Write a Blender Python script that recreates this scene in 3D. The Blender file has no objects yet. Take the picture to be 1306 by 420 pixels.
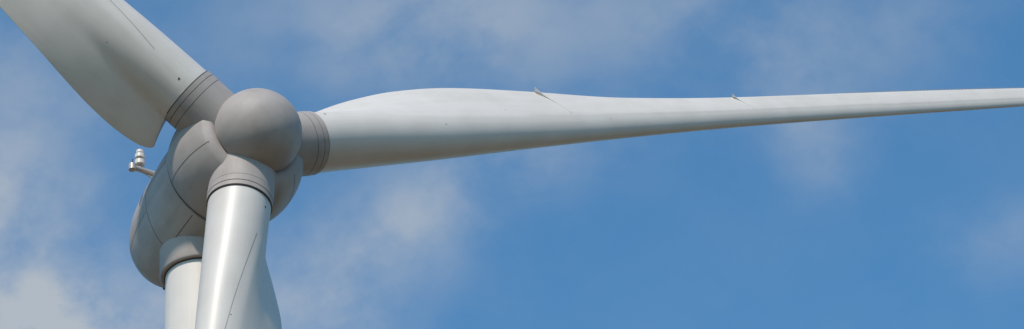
import bpy, math, random
import numpy as np
from mathutils import Vector, Matrix
random.seed(4)
sc=bpy.context.scene
W,H=1306.0,420.0
FPX=4224.0
D=128.0
EL=math.radians(37.0); ROLL=math.radians(-4.5)
# ------------------------------------------------ camera
cam_d=bpy.data.cameras.new("camera"); cam=bpy.data.objects.new("camera",cam_d)
sc.collection.objects.link(cam); sc.camera=cam
cam_d.sensor_width=36; cam_d.lens=36*FPX/W; cam_d.clip_end=20000; cam_d.clip_start=.5
fw=Vector((0,math.cos(EL),math.sin(EL))); up0=Vector((0,-math.sin(EL),math.cos(EL))); rt0=Vector((1,0,0))
rt=rt0*math.cos(ROLL)+up0*math.sin(ROLL); up=up0*math.cos(ROLL)-rt0*math.sin(ROLL)
M=Matrix((rt,up,-fw)).transposed().to_4x4(); M.translation=Vector((0,0,1.7)); cam.matrix_world=M
CP=Vector((0,0,1.7))
def pdir(x,y):
    return (fw+rt*((x-W/2)/FPX)-up*((y-H/2)/FPX)).normalized()
# ------------------------------------------------ turbine frame
d=pdir(314,189); HUB=CP+d*D
zl=-d; xl=up.cross(zl).normalized(); yl=zl.cross(xl)
def L(v): return xl*v[0]+yl*v[1]+zl*v[2]
n=L((.436,.596,.674)).normalized()
b=L((.814,.064,-.577)); b=(b-n*b.dot(n)).normalized()
ty=n.cross(b)
HM=Matrix((b,ty,n)).transposed().to_4x4(); HM.translation=HUB
HUB2=HUB-n*.35
HN=HM.copy(); HN.translation=HUB2
# ------------------------------------------------ materials
def newmat(name):
    m=bpy.data.materials.new(name); m.use_nodes=True
    return m,m.node_tree,m.node_tree.nodes["Principled BSDF"]
def paint(name,col,rough=.4,dirt=(.25,.2,.16),amt=.35,scale=(.5,3,3),spec=.5,bump=.02):
    m,nt,p=newmat(name); N=nt.nodes; K=nt.links
    tc=N.new("ShaderNodeTexCoord"); mp=N.new("ShaderNodeMapping"); mp.inputs["Scale"].default_value=scale
    K.new(tc.outputs["Object"],mp.inputs[0])
    n1=N.new("ShaderNodeTexNoise"); n1.inputs["Scale"].default_value=1.0; n1.inputs["Detail"].default_value=8; n1.inputs["Roughness"].default_value=.62
    K.new(mp.outputs[0],n1.inputs["Vector"])
    n2=N.new("ShaderNodeTexNoise"); n2.inputs["Scale"].default_value=.8; n2.inputs["Detail"].default_value=5
    K.new(tc.outputs["Object"],n2.inputs["Vector"])
    mu=N.new("ShaderNodeMath"); mu.operation='MULTIPLY'; K.new(n1.outputs[0],mu.inputs[0]); K.new(n2.outputs[0],mu.inputs[1])
    mr=N.new("ShaderNodeMapRange"); mr.inputs[1].default_value=.18; mr.inputs[2].default_value=.45; mr.inputs[3].default_value=0; mr.inputs[4].default_value=amt
    K.new(mu.outputs[0],mr.inputs[0])
    mx=N.new("ShaderNodeMixRGB"); mx.inputs[1].default_value=(*col,1); mx.inputs[2].default_value=(*dirt,1)
    K.new(mr.outputs[0],mx.inputs[0]); K.new(mx.outputs[0],p.inputs["Base Color"])
    r=N.new("ShaderNodeMapRange"); r.inputs[3].default_value=rough; r.inputs[4].default_value=rough+.15
    K.new(n1.outputs[0],r.inputs[0]); K.new(r.outputs[0],p.inputs["Roughness"])
    bp=N.new("ShaderNodeBump"); bp.inputs["Strength"].default_value=.15; bp.inputs["Distance"].default_value=bump
    K.new(n2.outputs[0],bp.inputs["Height"]); K.new(bp.outputs[0],p.inputs["Normal"])
    p.inputs["Specular IOR Level"].default_value=spec
    return m
def flat(name,col,rough=.6,metal=0):
    m,nt,p=newmat(name); N=nt.nodes;K=nt.links
    t=N.new("ShaderNodeTexNoise"); t.inputs["Scale"].default_value=6
    mx=N.new("ShaderNodeMixRGB"); mx.inputs[1].default_value=(*col,1); mx.inputs[2].default_value=(*[c*.7 for c in col],1)
    K.new(t.outputs[0],mx.inputs[0]); K.new(mx.outputs[0],p.inputs["Base Color"])
    p.inputs["Roughness"].default_value=rough; p.inputs["Metallic"].default_value=metal
    return m
m_blade=paint("blade_gelcoat",(.60,.54,.49),.38,(.40,.34,.28),.34,(.12,2.2,2.2),.45)
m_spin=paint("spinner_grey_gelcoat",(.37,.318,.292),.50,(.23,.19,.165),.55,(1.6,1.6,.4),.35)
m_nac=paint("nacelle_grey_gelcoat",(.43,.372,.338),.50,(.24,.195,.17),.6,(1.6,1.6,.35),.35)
m_tower=paint("tower_paint",(.66,.60,.545),.46,(.46,.40,.35),.3,(3,3,.12),.4)
m_dark=flat("seam_dark",(.05,.04,.038),.8)
m_line=flat("seam_line",(.11,.095,.085),.8)
m_soft=flat("seam_soft",(.17,.145,.13),.8)
m_bline=flat("blade_joint_line",(.28,.25,.225),.7)
m_metal=flat("galvanised_metal",(.55,.53,.50),.4,.3)
m_white=flat("white_plastic",(.8,.77,.73),.35)
m_rust=flat("rusty_seal",(.16,.09,.05),.8)
# ------------------------------------------------ helpers
root=bpy.data.objects.new("wind_turbine",None); sc.collection.objects.link(root)
import bmesh
def mesh(name,verts,faces,mat,parent=root,mw=None,smooth=True,sharp=35):
    me=bpy.data.meshes.new(name); me.from_pydata([tuple(v) for v in verts],[],faces); me.update()
    mats=mat if isinstance(mat,list) else [mat]
    for q in mats: me.materials.append(q)
    bm=bmesh.new(); bm.from_mesh(me); bmesh.ops.recalc_face_normals(bm,faces=bm.faces); bm.to_mesh(me); bm.free()
    for p in me.polygons: p.use_smooth=smooth
    if smooth: me.set_sharp_from_angle(angle=math.radians(sharp))
    o=bpy.data.objects.new(name,me); sc.collection.objects.link(o)
    if mw is not None: o.matrix_world=mw
    if parent: 
        o.parent=parent
    return o
dn_l=(HM.to_3x3().transposed()@Vector((0,0,-1))); BA=math.atan2(dn_l.y,dn_l.x)
def belly(r,a,s):
    c=max(0,math.cos(a-BA))
    return r*(1+ .25*c**2*math.exp(-((s-3.9)/1.6)**2))
def lathe(name,prof,mat,mw,seg=160,parent=root,sharp=35,cap=True,deform=None):
    V=[];F=[]
    for r,z in prof:
        for i in range(seg):
            a=2*math.pi*i/seg; q=deform(r,a,-z) if deform else r
            V.append((q*math.cos(a),q*math.sin(a),z))
    for j in range(len(prof)-1):
        for i in range(seg):
            i2=(i+1)%seg
            F.append((j*seg+i,j*seg+i2,(j+1)*seg+i2,(j+1)*seg+i))
    if cap:
        F.append(tuple(range(seg))); F.append(tuple((len(prof)-1)*seg+i for i in range(seg)))
    return mesh(name,V,F,mat,parent,mw,True,sharp)
def pchip(xs,ys):
    xs=np.array(xs,float); ys=np.array(ys,float); h=np.diff(xs); dl=np.diff(ys)/h
    m=np.zeros(len(xs)); m[0]=dl[0]; m[-1]=dl[-1]
    for i in range(1,len(xs)-1):
        if dl[i-1]*dl[i]>0:
            w1=2*h[i]+h[i-1]; w2=h[i]+2*h[i-1]; m[i]=(w1+w2)/(w1/dl[i-1]+w2/dl[i])
    def f(x):
        i=int(np.clip(np.searchsorted(xs,x)-1,0,len(xs)-2)); t=(x-xs[i])/h[i]
        return float((2*t**3-3*t**2+1)*ys[i]+(t**3-2*t**2+t)*h[i]*m[i]+(-2*t**3+3*t**2)*ys[i+1]+(t**3-t**2)*h[i]*m[i+1])
    return f
# ------------------------------------------------ hub + nose + nacelle
def hubr(s):
    e=2.25 if s<.7 else 2.0
    return 2.6*(max(0,1-(abs(s-.7)/2.6)**e))**(1/e)
def ztrans(prof): return [(r,-s) for r,s in prof]
pr=[]
for i in range(0,33):
    a=math.pi/2*i/32*1.08
    pr.append((max(.001,1.72*math.sin(a)),-1.32-1.72*math.cos(a)))
pr.append((1.65,-1.12)); 
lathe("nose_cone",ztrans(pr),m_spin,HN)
lathe("nose_seam",ztrans([(1.5,-1.28),(1.63,-1.18),(1.64,-1.08),(1.4,-1.06)]),m_dark,HN)
pr=[(1.65,-1.04),(1.81,-1.09),(1.89,-1.07)]
for i in range(3,33):
    s=-1.22+i*(1.66+1.22)/32; pr.append((hubr(s),s))
pr.append((2.30,1.68))
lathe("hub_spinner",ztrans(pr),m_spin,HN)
lathe("hub_gap",ztrans([(2.2,1.6),(2.35,1.67),(2.35,1.76),(2.2,1.8)]),m_dark,HN)
nf=pchip([1.73,2.4,3.2,3.8,4.4,5.0,5.6,6.2,6.8,7.2,7.6,7.85],[2.38,2.38,2.34,2.30,2.25,2.18,2.08,1.92,1.68,1.40,.95,.02])
pr=[(2.25,1.75),(2.37,1.755)]
s=1.80
while s<3.88: pr.append((nf(s),s)); s+=.1
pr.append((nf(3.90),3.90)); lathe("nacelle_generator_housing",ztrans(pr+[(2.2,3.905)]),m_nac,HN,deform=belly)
lathe("nacelle_seam",ztrans([(2.2,3.89),(2.27,3.895),(2.27,3.945),(2.2,3.95)]),m_dark,HN,deform=belly)
pr=[(2.2,3.935),(nf(3.94),3.94)]; s=4.0
while s<7.83: pr.append((nf(s),s)); s+=.08
pr.append((.02,7.85))
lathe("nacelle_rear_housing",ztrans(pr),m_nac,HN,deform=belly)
def meridian(name,ang,s0,s1,rf,wid=.022,mat=m_line,df=None):
    V=[];F=[];k=40
    for i in range(k+1):
        s=s0+(s1-s0)*i/k; r=rf(s)
        for sgn in(-1,1):
            a=ang+sgn*wid/2/r; rr=(df(r,a,s) if df else r)+.006; V.append((rr*math.cos(a),rr*math.sin(a),-s))
    for i in range(k): F.append((2*i,2*i+1,2*i+3,2*i+2))
    mesh(name,V,F,mat,root,HN)
for k in range(3):
    meridian("hub_panel_joint",math.radians(60+120*k),-1.02,1.62,hubr,.026)
    meridian("hub_panel_joint",math.radians(120*k+28),-1.02,1.62,hubr,.018,m_soft)
for a in(20,150,215,290):
    meridian("nacelle_panel_joint",math.radians(a),1.85,3.85,nf,.026,m_line,belly)
    meridian("nacelle_rear_joint",math.radians(a+22),4.0,7.2,nf,.022,m_soft,belly)
# ------------------------------------------------ blades
T0=3.02; R=52.0
beta=pchip([2.9,4,5,7,9,12,16,20,27,35,52],[47,41,34,22,14,9,8,8,7,6,5])
fa=pchip([2.9,5,8,10,12,15.7,20.6,27,35,44,50,52],[1.2,1.19,1.16,1.10,1.02,.90,.74,.58,.47,.37,.24,.06])
fT=pchip([3.0,3.12,3.4,4,5,6,8,10,12,15.7,20.6,27,35,44,50,52],[2.30,2.45,2.62,2.78,2.88,2.90,2.84,2.73,2.55,2.08,1.44,1.10,.97,.82,.62,.2])
fh=pchip([2.9,4,6,8,10,12,15.7,20.6,27,35,44,50,52],[1.2,1.17,1.10,1.0,.90,.80,.62,.47,.34,.24,.17,.10,.02])
def bend(t): return .95*(max(0,t-3)/44)**1.5
def sec_w(t,u,side):
    a,T,h=fa(t),fT(t),fh(t)
    if u<0: return h*math.sqrt(max(0,1-(u/a)**2))
    x=min(1,u/T)
    air=h*(1-x**1.6)*(1-(.04 if side>0 else .0)*math.sin(math.pi*x))
    rho=1.2; c=h*math.sqrt(max(0,1-(u/rho)**2)); fl=.62*(1-x)**.9+.02
    k=.55; m=max(c,fl); dd=abs(c-fl)
    if dd<k: m+= (k-dd)**2/(4*k)*min(1,(1-x)*3)
    q=min(1,max(0,(t-3.0)/6.5)); q=q*q*(3-2*q)
    return m*(1-q)+air*q+.012
def bp(t,u,w):
    B=math.radians(beta(t)); cb,sb=math.cos(B),math.sin(B)
    sk=.55*(max(0,u-1.0)/1.6)**1.5*math.exp(-(t-3.0)/1.3)
    return (t-sk,u*cb+w*sb,-u*sb+w*cb-bend(t))
ts=[T0,3.05,3.1,3.16,3.25,3.35,3.5]+list(np.linspace(3.7,12,36))+list(np.linspace(12.4,R,90))
NU=44
def blade(idx,ang):
    mw=HM@Matrix.Rotation(ang,4,'Z')@Matrix.Translation((.07,0,0))
    e=bpy.data.objects.new("rotor_blade",None); sc.collection.objects.link(e); e.matrix_world=mw; e.parent=root
    V=[];F=[]
    for t in ts:
        a,T=fa(t),fT(t)
        us=[-a+(a+T)*(.5-.5*math.cos(math.pi*i/NU)) for i in range(NU+1)]
        pts=[bp(t,u,sec_w(t,u,1)) for u in us]+[bp(t,u,-sec_w(t,u,-1)) for u in us[::-1][1:-1]]
        V+=pts
    ring=len(pts)
    for j in range(len(ts)-1):
        for i in range(ring):
            i2=(i+1)%ring
            F.append((j*ring+i,j*ring+i2,(j+1)*ring+i2,(j+1)*ring+i))
    F.append(tuple((len(ts)-1)*ring+i for i in range(ring)))
    for i in range(1,NU):
        if i+1<NU: F.append((i,i+1,2*NU-i-1,2*NU-i))
        else: F.append((i,i+1,2*NU-i))
    F.append((0,1,2*NU-1))
    o=mesh("blade_shell",V,F,m_blade,None,None,True,40); o.parent=e
    bm=Matrix.Rotation(math.radians(90),4,'Y')
    def ln(name,prof,mat):
        q=lathe(name,[(r,t) for r,t in prof],mat,None,128,None); q.parent=e; q.matrix_local=bm; return q
    ln("root_collar",[(1.24,.9),(1.262,2.45),(1.252,2.455),(1.252,2.47),(1.268,2.475),(1.27,2.76),(1.24,2.77)],m_spin)
    ln("root_gap",[(1.2,2.74),(1.24,2.77),(1.24,2.80),(1.2,2.82)],m_dark)
    ln("root_ring",[(1.2,2.785),(1.262,2.79),(1.262,2.985),(1.235,2.99)],m_spin)
    ln("root_seal",[(1.18,2.98),(1.232,2.99),(1.232,3.03),(1.19,3.04)],m_rust if idx==0 else m_dark)
    ln("collar_seam",[(1.2,2.453),(1.259,2.454),(1.259,2.470),(1.2,2.471)],m_line)
    if idx>0:
        V=[];F=[];k=30
        for i in range(k+1):
            t=5.0+ (10.5-5.0)*i/k
            for du in(-.010,.010):
                u=-.25-.05*(t-5)+du; V.append(bp(t,u,sec_w(t,u,1)+.005))
        for i in range(k): F.append((2*i,2*i+1,2*i+3,2*i+2))
        q=mesh("shell_joint",V,F,m_bline,None); q.parent=e
    for (t,u,rr) in((3.5,-.2,.05),(6.5,.9,.02),(9.2,-.4,.025),(13,.5,.02),(18.5,-.2,.02)):
        V=[];c=12
        for i in range(c):
            a=2*math.pi*i/c; tt=t+rr*math.cos(a); uu=u+rr*math.sin(a); V.append(bp(tt,uu,sec_w(tt,uu,1)+.006))
        q=mesh("drain_hole",V,[tuple(range(c))],m_line,None); q.parent=e
    for t in(16.0,27.0):
        T=fT(t);V=[];F=[];k=24; f=1 if t<20 else .75
        for i in range(k+1):
            x=i/k; u=T*(.1+.91*x); hh=(.006+.25*x**4)*f
            uu=min(u,T); w=sec_w(t,uu,1); off=.5*(1-x)**1.3*f
            for dx in(-.016,.016):
                V.append(bp(t+dx+off,u,w-.02)); V.append(bp(t+dx*.4+off-.12*x**4,u+.04*x**4,w+hh))
        for i in range(k):
            o0=4*i;o1=4*(i+1)
            F+= [(o0,o0+1,o1+1,o1),(o0+2,o0+3,o1+3,o1+2),(o0+1,o0+3,o1+3,o1+1)]
        F+=[(0,1,3,2),(4*k,4*k+1,4*k+3,4*k+2)]
        q=mesh("stall_fence",V,F,m_white,None); q.parent=e
    V=[];F=[];t=34.0
    while t<49.5:
        T=fT(t); T2=fT(t+.16)
        i0=len(V)
        V+=[bp(t,T-.03,.004),bp(t+.16,T2-.03,.004),bp(t+.08,T+.11,.004),bp(t,T-.03,-.004),bp(t+.16,T2-.03,-.004),bp(t+.08,T+.11,-.004)]
        F+=[(i0,i0+1,i0+2),(i0+3,i0+5,i0+4),(i0,i0+2,i0+5,i0+3),(i0+1,i0+4,i0+5,i0+2)]
        t+=.24
    q=mesh("trailing_edge_serrations",V,F,m_bline,None,None,False); q.parent=e
    return e
for k in range(3): blade(k,math.radians(120*k+(-.9 if k==2 else 0)))
# ------------------------------------------------ tower
ta=HUB2-n*3.75
tz=ta.z-1.55
TB=Vector((ta.x,ta.y,0))
TM=Matrix.Translation(TB)
zt=tz-1.75
def tr(z): return 2.2+(1.38-2.2)*(z/zt)**.9
prof=[(2.35,0),(2.35,.25),(2.2,.26)]
prof+=[(tr(z),z) for z in np.linspace(.3,zt+.6,60)]
lathe("tower",prof,m_tower,TM,128)
for z0 in (18,38,58): lathe("tower_flange",[(tr(z0)-.02,z0-.04),(tr(z0)+.012,z0-.03),(tr(z0)+.012,z0+.03),(tr(z0)-.02,z0+.04)],m_line,TM,96)
lathe("yaw_collar",[(1.40,zt),(1.56,zt+.02),(1.60,zt+.08),(1.61,zt+2.4),(1.0,zt+2.5)],m_nac,TM,128)
lathe("yaw_collar_lip",[(1.38,zt-.04),(1.44,zt-.03),(1.44,zt+.01),(1.38,zt+.03)],m_line,TM,128)
def box(name,c,sz,mat,parent=root,mw=None):
    V=[(c[0]+sx*sz[0]/2,c[1]+sy*sz[1]/2,c[2]+sz_*sz[2]/2) for sx in(-1,1) for sy in(-1,1) for sz_ in(-1,1)]
    F=[(0,1,3,2),(4,6,7,5),(0,4,5,1),(2,3,7,6),(0,2,6,4),(1,5,7,3)]
    return mesh(name,V,F,mat,parent,mw,False)
box("tower_door",(TB.x,TB.y-2.2,2.4),(1.0,.14,2.2),m_line)
box("door_steps",(TB.x,TB.y-3.0,.65),(1.3,1.6,1.3),m_metal)
m_conc=flat("concrete",(.38,.37,.35),.9)
lathe("foundation",[(5,-.2),(5,.15),(4.8,.25),(2,.26)],m_conc,TM,64)
# ------------------------------------------------ weather mast on nacelle
def cyl(name,p0,p1,r,mat,seg=20):
    p0=Vector(p0);p1=Vector(p1);dv=p1-p0;q=dv.to_track_quat('Z','Y').to_matrix().to_4x4();q.translation=p0
    return lathe(name,[(r*.9,0),(r,.01),(r,dv.length-.01),(r*.9,dv.length)],mat,q,seg,root)
zup=Vector((0,0,1)); side=zup.cross(n).normalized()
if side.dot(rt)>0: side=-side
cc=HUB2-n*3.9
out=(side*.80+ (n.cross(side) if n.cross(side).z>0 else -n.cross(side))*.60).normalized()
p_att=cc+out*2.30
arm_d=(side+n*.02-zup*.03).normalized()
pe=p_att+arm_d*1.0+zup*.02
cyl("mast_arm",p_att-arm_d*.3-zup*.05,pe,.11,m_metal)
cyl("mast_arm_brace",p_att-arm_d*.1-zup*.32,pe-arm_d*.15-zup*.03,.03,m_metal)
cyl("mast_bracket",pe-zup*.14,pe+zup*.14,.15,m_metal)
ps=p_att+arm_d*.68
cyl("sensor_post",ps,ps+zup*.25,.08,m_metal)
cyl("sensor_base",ps+zup*.22,ps+zup*.44,.20,m_white)
cyl("sensor_neck",ps+zup*.44,ps+zup*.54,.13,m_line)
cyl("sensor_head",ps+zup*.54,ps+zup*.72,.20,m_white)
cyl("sensor_gap",ps+zup*.72,ps+zup*.80,.07,m_line)
cyl("sensor_cap",ps+zup*.80,ps+zup*.92,.15,m_white)
cyl("lightning_tip",pe+zup*.1,pe+zup*.4,.02,m_dark)
pb=HUB2-n*6.7; dn=-(zup-n*zup.dot(n)).normalized()
for k,o in enumerate((-.18,.05,.25)):
    q=pb+dn*1.66+side*o
    cyl("service_hatch_hook",q,q+dn*.22,.06,m_dark)
# ------------------------------------------------ ground
S=9000
mg,nt,p=newmat("grass_field"); N=nt.nodes;K=nt.links
tc=N.new("ShaderNodeTexCoord")
t1=N.new("ShaderNodeTexNoise"); t1.inputs["Scale"].default_value=.03; t1.inputs["Detail"].default_value=10; K.new(tc.outputs["Object"],t1.inputs["Vector"])
t2=N.new("ShaderNodeTexNoise"); t2.inputs["Scale"].default_value=2; t2.inputs["Detail"].default_value=8; K.new(tc.outputs["Object"],t2.inputs["Vector"])
cr=N.new("ShaderNodeValToRGB"); cr.color_ramp.elements[0].position=.35; cr.color_ramp.elements[0].color=(.11,.08,.035,1); cr.color_ramp.elements[1].position=.65; cr.color_ramp.elements[1].color=(.22,.145,.085,1)
K.new(t1.outputs[0],cr.inputs[0]); mx=N.new("ShaderNodeMixRGB"); mx.blend_type='MULTIPLY'; mx.inputs[0].default_value=.3
K.new(cr.outputs[0],mx.inputs[1]); K.new(t2.outputs[0],mx.inputs[2]); K.new(mx.outputs[0],p.inputs["Base Color"]); p.inputs["Roughness"].default_value=.95
mesh("ground",[(-S,-S,0),(S,-S,0),(S,S,0),(-S,S,0)],[(0,1,2,3)],mg,None,None,False)
m_gravel=flat("gravel",(.36,.33,.29),.95)
mesh("gravel_track",[(TB.x-4,-400,.004),(TB.x+1,-400,.004),(TB.x+1,TB.y+14,.004),(TB.x-12,TB.y+14,.004),(TB.x-12,TB.y-14,.004),(TB.x-4,TB.y-14,.004)],[(0,1,2,3,4,5)],m_gravel,None,None,False)
# ------------------------------------------------ sun & sky
SE=math.radians(47); SAZ=math.radians(-164)
sd=Vector((math.sin(SAZ)*math.cos(SE),math.cos(SAZ)*math.cos(SE),math.sin(SE)))
ld=bpy.data.lights.new("sun","SUN"); lo=bpy.data.objects.new("sun",ld); sc.collection.objects.link(lo)
ld.energy=3.7; ld.angle=math.radians(2.5); ld.color=(1,.91,.81)
lo.rotation_euler=sd.to_track_quat('Z','Y').to_euler(); lo.location=(0,0,200)
wd=bpy.data.worlds.new("World"); sc.world=wd; wd.use_nodes=True; nt=wd.node_tree; N=nt.nodes; K=nt.links
for q in list(N): N.remove(q)
out_=N.new("ShaderNodeOutputWorld"); bg=N.new("ShaderNodeBackground"); K.new(bg.outputs[0],out_.inputs[0])
bg.inputs[1].default_value=.12
sky=N.new("ShaderNodeTexSky"); sky.sky_type='NISHITA'; sky.sun_disc=False; sky.sun_elevation=SE; sky.sun_rotation=SAZ
sky.air_density=1.0; sky.dust_density=.6; sky.ozone_density=2.0
tc=N.new("ShaderNodeTexCoord")
def math_(op,a,b=None,c=None,clamp=False):
    q=N.new("ShaderNodeMath"); q.operation=op; q.use_clamp=clamp
    for i,v in enumerate((a,b,c)):
        if v is None: continue
        if isinstance(v,(int,float)): q.inputs[i].default_value=v
        else: K.new(v,q.inputs[i])
    return q.outputs[0]
sx=N.new("ShaderNodeSeparateXYZ"); K.new(tc.outputs["Generated"],sx.inputs[0])
el=math_('MULTIPLY',math_('ARCSINE',sx.outputs[2]),57.2958)
az=math_('MULTIPLY',math_('ARCTAN2',sx.outputs[0],sx.outputs[1]),57.2958)
def blob(a,e,sa,se,amp,tilt=0):
    ct,st=math.cos(math.radians(tilt)),math.sin(math.radians(tilt))
    da=math_('MULTIPLY',math_('SUBTRACT',az,a),.8); de=math_('SUBTRACT',el,e)
    p_=math_('ADD',math_('MULTIPLY',da,ct),math_('MULTIPLY',de,st)); q_=math_('SUBTRACT',math_('MULTIPLY',de,ct),math_('MULTIPLY',da,st))
    g=math_('ADD',math_('POWER',math_('ABSOLUTE',math_('DIVIDE',p_,sa)),2),math_('POWER',math_('ABSOLUTE',math_('DIVIDE',q_,se)),2))
    return math_('MULTIPLY',math_('EXPONENT',math_('MULTIPLY',g,-1)),amp)
def azel(x,y):
    v=pdir(x,y); return math.degrees(math.atan2(v.x,v.y)),math.degrees(math.asin(v.z))
tot=None
for (x,y,sa,se,amp,ti) in [(560,30,3.6,1.4,.82,0),(960,50,2.2,1.2,.60,-25),(30,440,2.8,1.3,2.3,0),(0,250,1.6,1.3,1.15,-20),(590,245,2.6,.8,.78,18),(430,370,1.7,1.3,.85,30),(1270,310,1.3,.6,.40,0),(70,100,1.8,.9,.6,0),(1180,20,1.4,.8,.3,0),(1040,190,1.0,.7,.5,-40)]:
    a,e=azel(x,y); g=blob(a,e,sa,se,amp,ti); tot=g if tot is None else math_('ADD',tot,g)
mp=N.new("ShaderNodeMapping"); mp.inputs["Rotation"].default_value=(.3,.5,.4); mp.inputs["Scale"].default_value=(1,1.1,1.2); K.new(tc.outputs["Generated"],mp.inputs[0])
n1=N.new("ShaderNodeTexNoise"); n1.inputs["Scale"].default_value=23; n1.inputs["Detail"].default_value=13; n1.inputs["Roughness"].default_value=.57; n1.inputs["Distortion"].default_value=.08; K.new(mp.outputs[0],n1.inputs["Vector"])
mr=N.new("ShaderNodeMapRange"); mr.interpolation_type='SMOOTHSTEP'; mr.inputs[1].default_value=.26; mr.inputs[2].default_value=.72; K.new(n1.outputs[0],mr.inputs[0])
body=math_('MULTIPLY',tot,math_('ADD',math_('MULTIPLY',mr.outputs[0],.76),.15))
mask=math_('MULTIPLY',math_('ADD',body,math_('ADD',math_('MULTIPLY',mr.outputs[0],.07),.01)),.85,None,True)
mx=N.new("ShaderNodeMixRGB"); K.new(mask,mx.inputs[0]); 
ml=N.new("ShaderNodeMixRGB"); ml.blend_type='MULTIPLY'; ml.inputs[0].default_value=1; ml.inputs[2].default_value=(.67,1.27,1.46,1); K.new(sky.outputs[0],ml.inputs[1])
K.new(ml.outputs[0],mx.inputs[1]); mx.inputs[2].default_value=(3.6,4.05,4.6,1)
K.new(mx.outputs[0],bg.inputs[0])
sc.view_settings.view_transform='Standard'; sc.view_settings.look='None'; sc.view_settings.exposure=0
